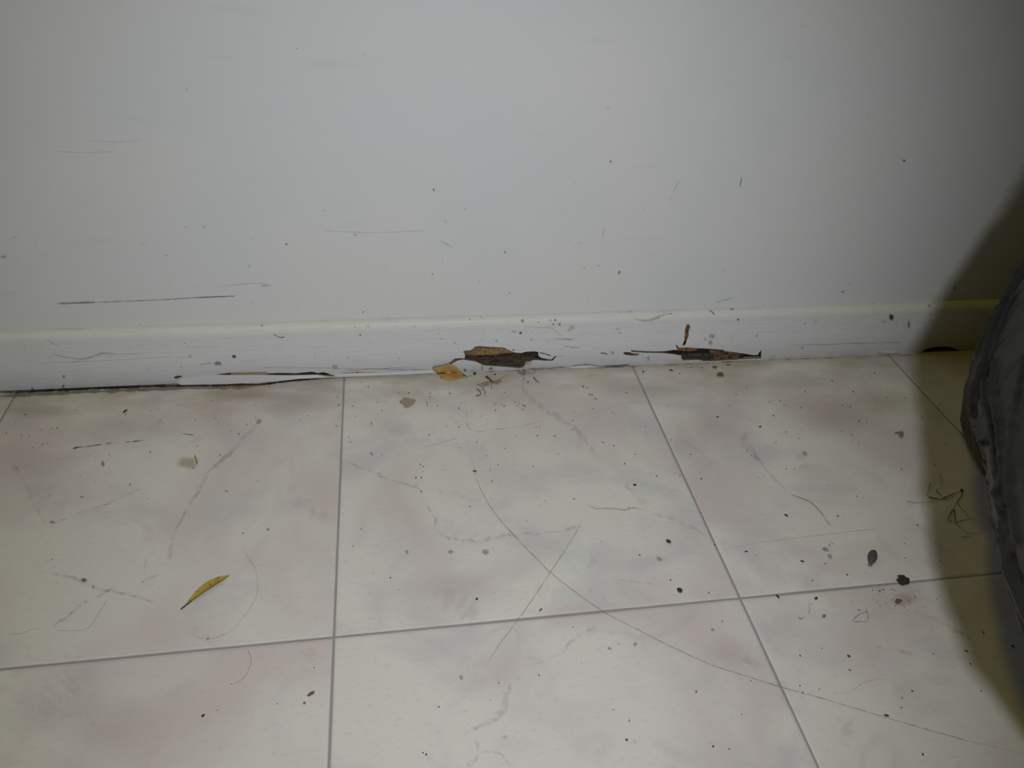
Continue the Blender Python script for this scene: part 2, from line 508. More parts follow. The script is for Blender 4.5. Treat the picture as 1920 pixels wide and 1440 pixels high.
wm.ribbon([(598, 432), (700, 436), (800, 432)], 3, GV, .2)
wm.ribbon([(1340, 568), (1375, 558)], 4, GV, .3)
wm.ribbon([(822, 450), (838, 458), (848, 464)], 2.4, GV, .5)
for x, y, r, c, a in [(813, 356, 3.6, DK, .8), (1161, 511, 4, (.08, .09, .14), .85), (1145, 303, 3, BR, .8), (1695, 301, 4, BR, .8), (537, 458, 2.8, BR, .8),
                      (681, 585, 2.6, DK, .75), (947, 473, 3.5, (.3, .15, .1), .7), (835, 415, 5, GV, .35), (872, 392, 4, GV, .4), (350, 167, 5, GV, .4),
                      (557, 91, 2, BR, .6), (683, 101, 5, GV, .3), (348, 426, 4, GV, .5), (382, 426, 5, GV, .5), (468, 499, 4, GV, .5), (266, 457, 4, GV, .4),
                      (312, 479, 2, BR, .6), (28, 445, 4, GV, .4), (607, 395, 4, GV, .3), (666, 440, 4, PK, .4), (811, 514, 2.2, BR, .7), (830, 491, 2.2, GV, .7),
                      (1122, 498, 2.2, BR, .7), (1096, 503, 4, GV, .5), (1085, 455, 3, GV, .5), (1580, 547, 4.5, (.2, .2, .2), .55), (1592, 532, 5, GV, .35),
                      (1358, 507, 3.5, GV, .45), (1790, 540, 3.4, (.06, .06, .03), .7), (1390, 540, 3, GV, .4), (1078, 341, 2.2, GV, .6), (1139, 203, 5, GV, .35),
                      (1505, 50, 5, GV, .3), (1628, 219, 2.6, GV, .5), (898, 528, 2, BR, .6), (955, 549, 2.2, BR, .6), (720, 500, 3, GV, .5)]:
    wm.spot(x, y, r, r * .75, c, a * .75 if c != GV else a * .4, random.random() * 3)
for k in range(70):
    wm.spot(random.uniform(40, 1700), 590 - abs(random.gauss(0, 120)), random.uniform(.8, 1.8), random.uniform(.8, 1.4), random.choice([BR, GV, GV]), random.uniform(.2, .5))
wv = [(-1.2, YW, 0), (2.2, YW, 0), (2.2, YW, 2.3), (-1.2, YW, 2.3)]
wv += [(x, YW + 0.08, z) for x, _, z in wv]
wf = [(0, 1, 2, 3), (7, 6, 5, 4), (0, 4, 5, 1), (1, 5, 6, 2), (2, 6, 7, 3), (3, 7, 4, 0)]
o = mkobj('wall_back', wv + wm.v, wf + [tuple(i + 8 for i in f) for f in wm.f], [M_WALL, M_MARK], cols=[(1, 1, 1, 1)] * 8 + wm.c,
          fm=[0] * 6 + [1] * len(wm.f))
tag(o, 'plain off-white painted wall with faint scuffs above the baseboard', 'wall', kind='structure')

# ------------------------------------------------------------------ baseboard
HT = 0.0646
holes = {
    'large': [(842, 682.5), (848, 676), (852, 672.5), (862, 671.5), (871, 672), (872, 668), (870.5, 662), (868.5, 659.5), (873, 657), (877, 657.5), (884, 656), (891, 650), (897, 649),
              (920, 650.5), (943, 651.5), (952, 655), (960, 659), (968, 661.5), (978, 662), (985, 659.5), (1000, 658.5), (1009, 660), (1010, 668), (1016, 671.5),
              (1025, 673), (1034, 674), (1037, 671), (1041, 667.5), (1043.5, 668.5), (1040, 672), (1036, 676.5), (1022, 676.5), (1010, 675), (1000, 675.5), (992, 679), (984, 684),
              (982, 688), (975, 690.5), (955, 688.5), (935, 687), (915, 686), (905, 684.5), (897, 680), (890, 677.5), (878, 676), (868, 674), (858, 676), (852, 679), (845, 683.5)],
    'split': [(1183, 656), (1190, 657), (1210, 658.5), (1235, 659), (1248, 658.5), (1262, 656), (1270, 656), (1268, 650), (1266.5, 645.5), (1269.5, 648), (1273, 651.5), (1290, 651.5),
              (1310, 653), (1335, 654), (1357, 656), (1358, 658), (1375, 660), (1395, 663), (1412, 666), (1421, 665.5), (1424, 660), (1428, 656.5), (1427, 663), (1427, 671.5),
              (1421, 672), (1400, 673), (1370, 674.8), (1345, 676.5), (1320, 677.3), (1313, 675), (1295, 675), (1281, 676), (1277, 671), (1278, 667), (1265, 664.5), (1248, 662.5),
              (1225, 661.5), (1205, 661), (1193, 660.5), (1184, 659.5)],
    'scar': [(1287, 610), (1290, 607), (1293, 609.5), (1294, 614), (1291.5, 620), (1291, 630), (1288, 637), (1285, 647), (1279, 648.5), (1283, 638), (1284, 628), (1284, 619)],
    'chip': [(1168, 662), (1172, 660), (1181, 660.5), (1186, 662), (1192, 662.5), (1199, 664), (1197, 666), (1185, 667), (1172, 665)],
    'crack': [(404, 702), (425, 699.5), (440, 698), (500, 697), (503, 700), (525, 699.2), (555, 699.8), (575, 697.8), (585, 697), (597, 699.3), (607, 698), (615, 700), (625, 704),
              (629, 706), (618, 705), (608, 705.2), (595, 702.8), (575, 703.3), (545, 704), (515, 703.7), (503, 703), (495, 703), (440, 703.2), (418, 703)],
    'nick': [(325, 708), (330, 705), (337, 704), (343, 705.5), (336, 708.5), (329, 710.5)],
    'gnawed': [(1728, 660.2), (1735, 655), (1745, 652), (1757, 650), (1775, 649.3), (1785, 651), (1795, 656), (1806, 659.5), (1806, 660.2), (1770, 661.2), (1745, 662)],
}
bot = [(-0.35, 0.0018), (0.10, 0.0016), (0.2, 0.0012), (0.30, 0.0006), (0.34, 0.0001), (1.2, 0.0001)]


def botz(x):
    for (a, za), (b, zb) in zip(bot, bot[1:]):
        if a <= x <= b:
            return za + (zb - za) * (x - a) / (b - a) + 0.0002 * noise.noise(Vector((x * 60, 0, 1)))
    return 0.0001


ZT = 0.0555
loops = []
for k, pl in holes.items():
    L = []
    for i, p in enumerate(pl):
        nxt = pl[(i + 1) % len(pl)]
        n = max(1, int(math.hypot(nxt[0] - p[0], nxt[1] - p[1]) / 4))
        for j in range(n):
            t = j / n
            x, y = p[0] + (nxt[0] - p[0]) * t, p[1] + (nxt[1] - p[1]) * t
            if j:
                y += 0.5 * noise.noise(Vector((x * .35, y * .35, 5)))
            q = W(x, y, 0)
            L.append((q.x, max(q.z, botz(q.x) + 0.0006)))
    loops.append(L)
pts2, edges = [], []
XL, XR = -1.2, 2.2
xs = [XL] + [-0.35 + i * 0.012 for i in range(130)] + [XR]
outer = [(x, botz(x)) for x in xs] + [(x, ZT) for x in reversed(xs)]
for L in [outer] + loops:
    b = len(pts2)
    pts2 += [Vector(p) for p in L]
    edges += [(b + i, b + (i + 1) % len(L)) for i in range(len(L))]
cv, ce, cf, _, _, _ = delaunay_2d_cdt(pts2, edges, [], 0, 1e-7)


def inside(p, L):
    c = False
    for i in range(len(L)):
        (x1, y1), (x2, y2) = L[i], L[(i + 1) % len(L)]
        if (y1 > p[1]) != (y2 > p[1]) and p[0] < (x2 - x1) * (p[1] - y1) / (y2 - y1) + x1:
            c = not c
    return c


bv, bf, bm_ = [], [], []
bv = [(p.x, 0.0, p.y) for p in cv]
for f in cf:
    c = sum((cv[i] for i in f), Vector((0, 0))) / len(f)
    if c.y < botz(c.x) - 1e-5 and not (XL < c.x < -0.35):
        continue
    if not inside(c, outer) or any(inside(c, L) for L in loops):
        continue
    bf.append(tuple(f)); bm_.append(0)
for L in loops:                                    # torn edge of every hole, 2.2 mm deep
    b = len(bv); n = len(L)
    bv += [(x, 0.0, z) for x, z in L] + [(x, 0.0022 + 0.0006 * noise.noise(Vector((x * 900, z * 900, 0))), z) for x, z in L]
    for i in range(n):
        j = (i + 1) % n
        bf.append((b + i, b + j, b + n + j, b + n + i)); bm_.append(1)
prof = [(0.0, ZT), (0.0002, 0.0580), (0.0010, 0.0605), (0.0024, 0.0625), (0.0042, 0.0638), (0.0064, 0.0645), (YW, 0.0646)]
b = len(bv)
for x in xs:
    bv += [(x, y, z + 0.0003 * noise.noise(Vector((x * 9, 3, 1)))) if i else (x, y, z) for i, (y, z) in enumerate(prof)]
np_ = len(prof)
for i in range(len(xs) - 1):
    for j in range(np_ - 1):
        bf.append((b + i * np_ + j, b + (i + 1) * np_ + j, b + (i + 1) * np_ + j + 1, b + i * np_ + j + 1)); bm_.append(0)
bbm = Marks(lambda x, y: W(x, y, 0.0), (0, -1, 0))
bbm.grey = 0.6
bbm.ribbon([(1010, 661), (1022, 663.5), (1036, 668)], 4, DK, .8)
bbm.ribbon([(1040, 668), (1060, 668)], 2, GV, .8)
bbm.ribbon([(985, 690), (1000, 691), (1030, 690), (1045, 688), (1065, 689)], 3, (0.20, .18, .22), .9, .8)
bbm.ribbon([(1065, 689), (1085, 685), (1105, 683.5), (1122, 687), (1150, 685), (1183, 684)], 4, (0.20, .18, .22), .9, 1)
bbm.ribbon([(1125, 662.5), (1132, 662), (1140, 664.5)], 5, (.14, .12, .14), .8)
bbm.ribbon([(1143, 659), (1150, 661), (1148, 666)], 4, (.18, .16, .17), .8)
bbm.ribbon([(512, 626), (519, 630), (527, 633), (535, 631)], 2.4, DK, .8)
bbm.ribbon([(1329, 580), (1336, 585), (1341, 591)], 4, (.16, .13, .07), .85, .5, 2)
bbm.ribbon([(1041, 635), (1060, 636), (1080, 637)], 2.4, (.25, .24, .25), .8)
bbm.ribbon([(1055, 648), (1070, 651), (1090, 652)], 3, GV, .8)
bbm.ribbon([(980, 611), (1005, 614), (1035, 616), (1055, 632)], 2.6, GV, .5)
bbm.ribbon([(1185, 597), (1212, 601), (1245, 590), (1260, 588)], 7, (.42, .41, .38), .4)
bbm.ribbon([(1215, 604), (1240, 594)], 5, GV, .4)
bbm.ribbon([(85, 636), (100, 644), (112, 649)], 3, GV, .5)
bbm.ribbon([(95, 664), (150, 672), (190, 663), (215, 662)], 5, GV, .45, 2)
bbm.ribbon([(130, 682), (190, 664)], 4, GV, .35)
bbm.ribbon([(180, 663), (215, 664), (265, 663)], 2.4, GV, .5)
bbm.ribbon([(373, 683), (400, 681)], 2.4, GV, .8)
bbm.ribbon([(60, 681), (200, 676), (330, 668)], 3, GV, .3)
bbm.ribbon([(1210, 675), (1217, 668), (1214, 681)], 5, GV, .7)
bbm.ribbon([(1276, 680), (1283, 668)], 3, GV, .6)
bbm.ribbon([(460, 690), (520, 689), (600, 690), (700, 691), (790, 688)], 2.6, GV, .55, 1.5)
bbm.ribbon([(640, 695), (700, 692), (760, 693), (810, 692)], 2.4, (.25, .23, .25), .7, 1)
bbm.ribbon([(630, 700), (680, 698), (720, 699.5), (790, 696)], 2.2, (.2, .18, .2), .7, 1)
for yy, a in ((640, .25), (655, .3), (662, .4), (672, .3), (648, .22), (680, .35)):
    for x0 in range(-20, 1780, 190):
        dx = random.uniform(0, 120); lx = random.uniform(60, 160)
        f_ = lambda x: yy - 0.035 * x + 30 * 0 + 4
        bbm.ribbon([(x0 + dx, f_(x0 + dx) + 6), (x0 + dx + lx, f_(x0 + dx + lx) + 6)], 2.2, GV, a * .55, 1.0, 1)
bbm.ribbon([(1480, 648), (1560, 645), (1640, 643), (1700, 642)], 3, GV, .6, 1)
bbm.ribbon([(1645, 662), (1652, 664), (1690, 663)], 4, GV, .8)
bbm.spot(1668, 659, 24, 3.5, (.8, .8, .82), .8)
for x, y, rx, ry, c, a in [(438.5, 668.5, 5, 4.5, (.07, .04, .03), .95), (409, 681, 8, 5.5, (.13, .13, .15), .65), (356, 668, 5, 4, GV, .5), (628, 688, 6, 5.5, (.35, .33, .20), .7),
                           (628, 688, 3, 3, (.6, .58, .45), .9), (120, 706, 3, 4, (.2, .18, .18), .7), (119, 725, 3, 5, (.12, .1, .1), .8), (61, 729, 4, 2.5, DK, .7), (980, 601, 4, 4, (.3, .2, .1), .8),
                           (976, 624, 3.5, 3.5, (.06, .06, .09), .9), (964, 622, 6, 3, GV, .7), (1041, 600, 2.6, 2.2, DK, .85), (1049, 608, 3, 4, (.2, .15, .1), .6), (1037, 608, 2.5, 2.5, BR, .6),
                           (1032, 600, 2.5, 2, BR, .5), (1010, 604, 3, 2, BR, .5), (1072, 614, 7, 6, GV, .6), (1066, 619, 4, 3, GV, .6), (963, 656, 4, 1.6, DK, .8), (1373, 579, 3.6, 2.4, (.1, .05, .04), .85),
                           (1384, 599, 3, 2.4, BR, .8), (1419, 629, 4, 5, GV, .6), (1335, 630, 8, 6, (.34, .28, .22), .5), (1332, 642, 5, 6, (.30, .24, .18), .5), (1322, 636, 5, 4, GV, .5),
                           (1671, 594.5, 5, 8, (.05, .022, .018), .95), (1704, 609, 4, 8, (.16, .15, .10), .7), (1504, 652, 5, 3, GV, .7), (1658, 603, 7, 4, GV, .45), (1743, 573, 3, 3, (.1, .1, .05), .6),
                           (1510, 606, 5, 3, GV, .5), (1528, 603, 4, 3, GV, .5), (1162, 624, 4, 3, GV, .6), (1157, 617, 5, 3, GV, .4), (1182, 584, 6, 2, GV, .6), (1259, 588, 3, 2, BR, .5),
                           (491, 610, 3, 2, (.2, .2, .2), .7), (675, 628, 2.6, 2.4, (.1, .1, .2), .7), (653, 671, 3, 3, GV, .7), (690, 611, 5, 4, GV, .4), (828, 635, 3, 2.6, GV, .6), (853, 643, 3, 3, GV, .6),
                           (670, 699, 2.6, 2.4, DK, .8), (931, 639, 3, 2, BR, .5), (881, 599, 2, 2, BR, .6), (1450, 668, 3, 3, GV, .5), (872, 694, 4, 3.5, (.10, .13, .12), .8), (885, 695, 4, 2.5, GV, .8),
                           (904, 690, 2.2, 6, (.25, .22, .2), .7), (920, 691, 5, 3.5, (.12, .07, .1), .7), (990, 681, 9, 5, (.55, .47, .20), .8)]:
    bbm.spot(x, y, rx, ry, c, a * .85)
for k in range(110):
    x = random.uniform(10, 1750)
    bbm.spot(x, 612 - x * .035 + random.uniform(4, 92), random.uniform(.8, 2), random.uniform(.8, 1.5), random.choice([BR, GV, (.3, .25, .2)]), random.uniform(.3, .7))
b = len(bv)
bv += bbm.v
bf += [tuple(i + b for i in f) for f in bbm.f]
bm_ += [2] * len(bbm.f)
cols = [(1, 1, 1, 1)] * b + bbm.c
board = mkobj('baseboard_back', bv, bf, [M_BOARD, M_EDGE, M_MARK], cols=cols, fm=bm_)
tag(board, 'white painted baseboard with rotten holes and cracks along its foot', 'baseboard', kind='structure')


# rotten wood showing inside each hole: a real relief behind the paint
def core(name, x0, y0, x1, y1, fn, step=1.0, label=None):
    nx = int((x1 - x0) / step) + 1; ny = int((y1 - y0) / step) + 1
    v, f, c = [], [], []
    for j in range(ny):
        for i in range(nx):
            px, py = x0 + i * step, y0 + j * step
            p = W(px, py, 0)
            dep, col = fn(px, py)
            k = 0.5 + 0.5 * noise.noise(Vector((px * .33, py * .9, 1.0)))
            dep += 0.0009 * (k - .5)
            v.append((p.x, min(max(dep, 0.0005), 0.0082), max(p.z, 0.0003)))
            kk = 0.72 + 0.6 * k
            c.append((col[0] * kk, col[1] * kk, col[2] * kk, 1))
    for j in range(ny - 1):
        for i in range(nx - 1):
            a = j * nx + i
            f.append((a, a + 1, a + nx + 1, a + nx))
    o = mkobj(name, v, f, [M_WOOD], board, True, c)
    if label: o['label'] = label
    return o


def lerpc(a, b, t):
    t = max(0, min(1, t))
    return tuple(a[i] + (b[i] - a[i]) * t for i in range(3))


def fn_large(x, y):
    nz = noise.noise(Vector((x * .22, y * .35, 2)))
    if x > 950: x += 9 * noise.noise(Vector((x * .09, y * .5, 41)))
    top = 656 + 6 * max(0, (x - 940) / 30)
    led = 669.5 - (3.5 if x > 930 else 0) * min(1, (x - 930) / 15) + 1.2 * nz
    if x < 868:
        return 0.0012, (0.10, 0.07, 0.06)
    if x > 1008:
        return 0.0045, (0.010, 0.009, 0.016)
    if y < led and x < 966:
        sp = noise.noise(Vector((x * .42, y * .6, 9)))
        col = lerpc((0.30, 0.19, 0.085), (0.17, 0.065, 0.018), (sp + .05) * 3)
        if noise.noise(Vector((x * .55, y * .7, 19))) > .28: col = (0.52, 0.36, 0.19)
        if x < 893: col = lerpc((0.17, 0.12, 0.075), col, (x - 880) / 14)
        if y < top - 1.5: col = (0.15, 0.10, 0.075)
        return 0.0016 + (0.0010 if y > led - 2 else 0), col
    if y < led + 4.2 and x < 965:
        return 0.0075, (0.028, 0.018, 0.016)
    if x > 955 and y < 669 and x < 1010:
        if y < 664.5 - (x - 985) * .05: return 0.0028, (0.13, 0.09, 0.075)
        return 0.0068, (0.022, 0.017, 0.018)
    if x > 978 and y > 669:
        return 0.0045, lerpc((0.035, 0.026, 0.02), (0.09, 0.075, 0.04), (y - 670) / 6)
    g = noise.noise(Vector((x * .05, y * 1.1, 4)))
    return 0.0030 + 0.0012 * (g > 0.1), lerpc((0.095, 0.062, 0.045), (0.035, 0.022, 0.02), g * 3 + .4)


def fn_split(x, y):
    n1 = noise.noise(Vector((x * .12, y * .4, 7)))
    x += 12 * noise.noise(Vector((x * .07, y * .45, 31)))
    y += 1.5 * noise.noise(Vector((x * .1, y * .2, 13)))
    if x < 1262:
        return 0.0055, (0.018, 0.014, 0.02)
    if 1270 < x < 1308 and y < 661 - abs(x - 1288) * .12 and y > 652.5:
        return 0.0016, lerpc((0.30, 0.155, 0.05), (0.10, 0.05, 0.025), n1 * 2.5 + .2)
    if 1338 < x < 1392 and y > 659 + max(0, (x - 1360)) * .1:
        return 0.0020 + .001 * (n1 < 0), lerpc((0.21, 0.12, 0.06), (0.05, 0.032, 0.024), n1 * 3 + .35)
    if y > 668 and 1278 < x < 1345:
        return 0.0030, lerpc((0.045, 0.04, 0.03), (0.10, 0.085, 0.055), n1 * 2)
    return 0.0062, lerpc((0.016, 0.014, 0.018), (0.05, 0.03, 0.02), n1 * 2.2)


core('rotten_wood', 838, 644, 1050, 696, fn_large, label='speckled tan and dark brown rotten wood inside the large hole')
core('rotten_wood', 1178, 640, 1434, 680, fn_split, label='blackened and orange rotten wood inside the long split')
core('rotten_wood', 1272, 602, 1300, 640, lambda x, y: (0.0010, lerpc((0.26, 0.13, 0.06), (0.05, 0.03, 0.02), noise.noise(Vector((x * .3, y * .2, 3))) * 3 + (y - 625) * .03 + .2)),
     label='brown bare wood in the short upright scar')
core('rotten_wood', 1162, 656, 1204, 670, lambda x, y: (0.0012, lerpc((0.07, 0.045, 0.03), (0.20, 0.14, 0.06), (x - 1180) * .1)),
     label='small brown chip left of the long split')
core('rotten_wood', 396, 692, 636, 712, lambda x, y: ((0.0009, (0.42, 0.30, 0.19)) if 432 < x < 502.5 else (0.006, (0.02, 0.017, 0.024))),
     label='tan and black wood showing in the thin left crack')
core('rotten_wood', 320, 700, 348, 714, lambda x, y: (0.0016, (0.10, 0.08, 0.05)))
core('rotten_wood', 1722, 645, 1812, 665, lambda x, y: (0.0078 if y > 654 - (x < 1760) * 0 else .0078, (0.02, 0.014, 0.012)),
     label='dark gnawed hole beside the bag')


# loose strips of paint still hanging on the foot of the board
def slab(name, pl, ytop, ybot, th, mat, parent=None, label=None):
    n = len(pl)
    ys = [p[1] for p in pl]; a, b_ = min(ys), max(ys)
    dense = []
    for i in range(n):
        p, q = pl[i], pl[(i + 1) % n]
        m = max(1, int(math.dist(p, q) / 7))
        dense += [(p[0] + (q[0] - p[0]) * k / m, p[1] + (q[1] - p[1]) * k / m + (0.35 * noise.noise(Vector((p[0] + k * 7, 3, 1))) if k else 0)) for k in range(m)]
    me = bmesh.new()
    fr = []
    for x, y in dense:
        # local height inside the strip decides how far it stands off
        yl = [q[1] for q in dense if abs(q[0] - x) < 12]
        t = (y - min(yl)) / max(1e-3, max(yl) - min(yl))
        q = W(x, y, ytop + (ybot - ytop) * t)
        fr.append(me.verts.new((q.x, q.y, max(q.z, 0.0002))))
    f = me.faces.new(fr)
    bmesh.ops.triangulate(me, faces=[f])
    r = bmesh.ops.extrude_face_region(me, geom=me.faces[:])
    for e in r['geom']:
        if isinstance(e, bmesh.types.BMVert):
            e.co.y += th
    bmesh.ops.recalc_face_normals(me, faces=me.faces[:])
    d = bpy.data.meshes.new(name); me.to_mesh(d); me.free()
    d.materials.append(mat)
    o = bpy.data.objects.new(name, d); COL.objects.link(o)
    o.parent = parent
    if label: o['label'] = label
    return o


slab('paint_strip', [(330, 717), (342, 709.5), (375, 706), (400, 703.5), (418, 703.8), (440, 703.5), (495, 703.3), (515, 704), (545, 704.2), (575, 703.6), (595, 703.2), (612, 705.5), (628, 706.2),
                     (600, 707.5), (560, 710.5), (528, 714), (505, 717.5), (486, 720), (440, 721), (380, 721), (340, 722)], -0.0004, -0.0022, 0.0006, M_CHIP, board,
     'loose white strip of paint below the thin left crack')
slab('paint_strip', [(628, 701), (660, 700), (700, 699), (750, 697.5), (800, 695.5), (812, 694), (812, 698.5), (760, 701), (700, 704), (650, 705.6), (630, 706.3)], -0.0003, -0.0013, 0.0005, M_CHIP, board,
     'thin white strip of paint left of the orange leaf')
slab('paint_strip', [(1068, 688.5), (1085, 686), (1105, 685), (1122, 688), (1150, 687), (1180, 686), (1178, 686.8), (1120, 689.5), (1070, 690.5)], -0.0004, -0.0012, 0.0004, M_CHIP, board)
# dark strip painting the gap's shade under the lifted left foot of the board
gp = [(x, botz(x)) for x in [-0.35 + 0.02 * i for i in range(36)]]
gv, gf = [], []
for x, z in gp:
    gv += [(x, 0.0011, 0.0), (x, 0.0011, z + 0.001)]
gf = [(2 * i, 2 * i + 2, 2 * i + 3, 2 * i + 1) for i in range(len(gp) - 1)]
mkobj('gap_shade_strip', gv, gf, [M_DARK], board)

# ------------------------------------------------------------------ rubbish bag
qb = NT('dark_plastic')
nb1 = qb.noise(qb.mapping(qb.pos(), (1, 1, 0.35)), 38.0, 4, 0.6, 0.5)
nb2 = qb.noise(qb.pos(), 900.0, 2, 0.5)
qb.set(Base_Color=qb.mix(qb.ss(nb1, 0.3, 0.7), (0.010, 0.0096, 0.0082), (0.015, 0.0145, 0.0122)), Roughness=0.38)
qb.b.inputs['Specular IOR Level'].default_value = 0.30
qb.bump(qb.math('ADD', nb1, qb.math('MULTIPLY', nb2, 0.04)), 0.12, 0.003)
M_BAG = qb.m

BC = Vector((1.03, -0.32))
ctrl = [(.694, -.47), (.704, -.428), (.714, -.398), (.727, -.370), (.745, -.335), (.773, -.287), (.792, -.248), (.815, -.207), (.838, -.172), (.866, -.142), (.917, -.100), (.978, -.062), (1.05, -.038),
        (1.15, -.035), (1.27, -.08), (1.33, -.2), (1.33, -.38), (1.25, -.52), (1.08, -.6), (.9, -.61), (.77, -.57), (.71, -.52)]
ctrl = [Vector(c) for c in ctrl]


def outline(angles):
    N = len(ctrl); raw = []
    for i in range(N):
        p0, p1, p2, p3 = ctrl[i - 1], ctrl[i], ctrl[(i + 1) % N], ctrl[(i + 2) % N]
        for k in range(12):
            t = k / 12
            raw.append(0.5 * ((2 * p1) + (p2 - p0) * t + (2 * p0 - 5 * p1 + 4 * p2 - p3) * t * t + (3 * p1 - p0 - 3 * p2 + p3) * t ** 3))
    tab = [((math.atan2(p.y - BC.y, p.x - BC.x)) % (2 * math.pi), (p - BC).length) for p in raw]
    tab.sort()
    out = []
    for a in angles:
        lo = max([t for t in tab if t[0] <= a], default=(tab[-1][0] - 2 * math.pi, tab[-1][1]))
        hi = min([t for t in tab if t[0] > a], default=(tab[0][0] + 2 * math.pi, tab[0][1]))
        u = (a - lo[0]) / max(1e-9, hi[0] - lo[0])
        out.append(lo[1] + (hi[1] - lo[1]) * u)
    return out


DEG = [i * 1.25 for i in range(int(115 / 1.25))] + [115 + i * .35 for i in range(257)] + [205 + i * 1.25 for i in range(124)]
ROWS = sorted({round(i * .01, 4) for i in range(101)} | {round(.13 + i * .0025, 4) for i in range(150)})
NT_, NV = len(DEG), len(ROWS) - 1
TUCK = [(0.0, .24), (.02, .21), (.05, .135), (.08, .06), (.10, .01), (.13, -.045), (.17, -.07), (.25, -.06), (.4, -.03), (.7, 0)]   # how far the foot tucks under on the room side
rad = outline([math.radians(a) for a in DEG])
pr = [(0.0, 0.30, 0.0), (0.04, 0.80, 0.0), (0.08, 0.885, 0.004), (0.13, .94, 0.022), (0.19, .98, .055), (0.27, 1.0, 0.10), (0.35, .995, .15), (0.43, .985, .20), (0.51, .97, .255),
      (0.60, .95, .31), (0.68, .90, .365), (0.76, .78, .42), (0.83, .58, .465), (0.89, .33, .50), (0.925, .14, .52), (0.945, .085, .535), (0.97, .11, .56), (1.0, .16, .60)]


def prof_at(v):
    for a, b_ in zip(pr, pr[1:]):
        if v <= b_[0]:
            t = (v - a[0]) / (b_[0] - a[0])
            t = t * t * (3 - 2 * t) * .3 + t * .7
            return a[1] + (b_[1] - a[1]) * t, a[2] + (b_[2] - a[2]) * t
    return pr[-1][1], pr[-1][2]


def ridge(d, wd):
    return math.exp(-(d / wd) ** 2)


# pleats: (angle at belly in degrees, drift up, drift down, width, height, v range)
pleats = [(127, -2, 3, .9, .0040, .05, .9), (133, 1, 2, .7, .0040, .05, .8), (139, -2, 4, .6, .0045, .05, .9), (145, 2, 3, .8, .0035, .05, .6), (151, -3, 5, .6, .0040, .1, .9),
          (158, 3, 4, .8, .0035, .05, .7), (165, -2, 6, .6, .0040, .05, .8), (171, 4, 5, .7, .0035, .05, .5), (177, -4, 6, .7, .0045, .05, .9), (184, 3, 6, .8, .004, .05, .6), (191, -3, 5, .9, .004, .08, .9)]
for k in range(16):
    pleats.append((120 + k * 5 + random.uniform(-1.5, 1.5), random.uniform(-8, 4), random.uniform(0, 9), random.uniform(.3, .5), random.uniform(.0010, .0022), .04, random.uniform(.4, .9)))
for k in range(24):
    pleats.append((random.uniform(200, 478), random.uniform(-10, 10), random.uniform(-8, 8), random.uniform(.8, 2.2), random.uniform(.003, .007), .05, .95))
# the long creases on the side that faces the room: (path of angle in degrees and height, rise, width)
CREASES = [
    ([(140, .26), (143, .235), (146.7, .2151), (150, .1986), (153.3, .1753), (157, .1625), (157.6, .1472), (157.3, .1364), (157, .120), (159, .112), (164.7, .1191), (170.7, .1264)], .0050, .0028),
    ([(145.3, .1819), (148.5, .1686), (148.7, .1475), (146, .12)], .0028, .0022),
    ([(169.3, .1036), (175.3, .1079), (182, .115), (187, .1171)], .0025, .0025),
    ([(183, .1413), (188.7, .131), (192, .1301), (196, .1303), (203, .135)], .0042, .0028),
    ([(160, .150), (164.7, .1433), (170.7, .1443), (175.3, .1429), (180, .1419), (185.3, .1458)], .0034, .0024),
    ([(161, .170), (166, .1568), (173.3, .1522), (178.7, .1512), (184, .1414), (190, .1354)], .0034, .0026),
    ([(168, .20), (173.3, .181), (178.7, .1681), (184, .155), (190, .148)], .0030, .0030),
    ([(152, .108), (158, .104), (169.3, .1075), (175.3, .1003), (183.3, .1008), (188, .1029), (192.7, .1009), (197, .108)], -.0050, .0042),
    ([(152, .1624), (152, .1417), (150.5, .12)], -.0030, .0030),
    ([(162, .156), (166.7, .1494), (176, .1485), (180, .1469), (185.3, .138), (189.3, .136), (192.7, .136)], -.0026, .0026),
    ([(163, .26), (167, .225), (170, .205), (176, .185)], .0022, .0030),
]


def crease(deg, z):
    tot = 0.0
    for path, h, wd in CREASES:
        best = 9.0
        for (d0, z0), (d1, z1) in zip(path, path[1:]):
            if min(abs(d0 - deg), abs(d1 - deg)) > 12:
                continue
            ax_, ay_ = (d1 - d0) * .0045, z1 - z0
            px_, py_ = (deg - d0) * .0045, z - z0
            q2 = ax_ * ax_ + ay_ * ay_
            t = max(0, min(1, (px_ * ax_ + py_ * ay_) / q2)) if q2 else 0
            best = min(best, math.hypot(px_ - ax_ * t, py_ - ay_ * t))
        if best < wd * 4:
            tot += h * math.exp(-(best / wd) ** 2)
    return tot


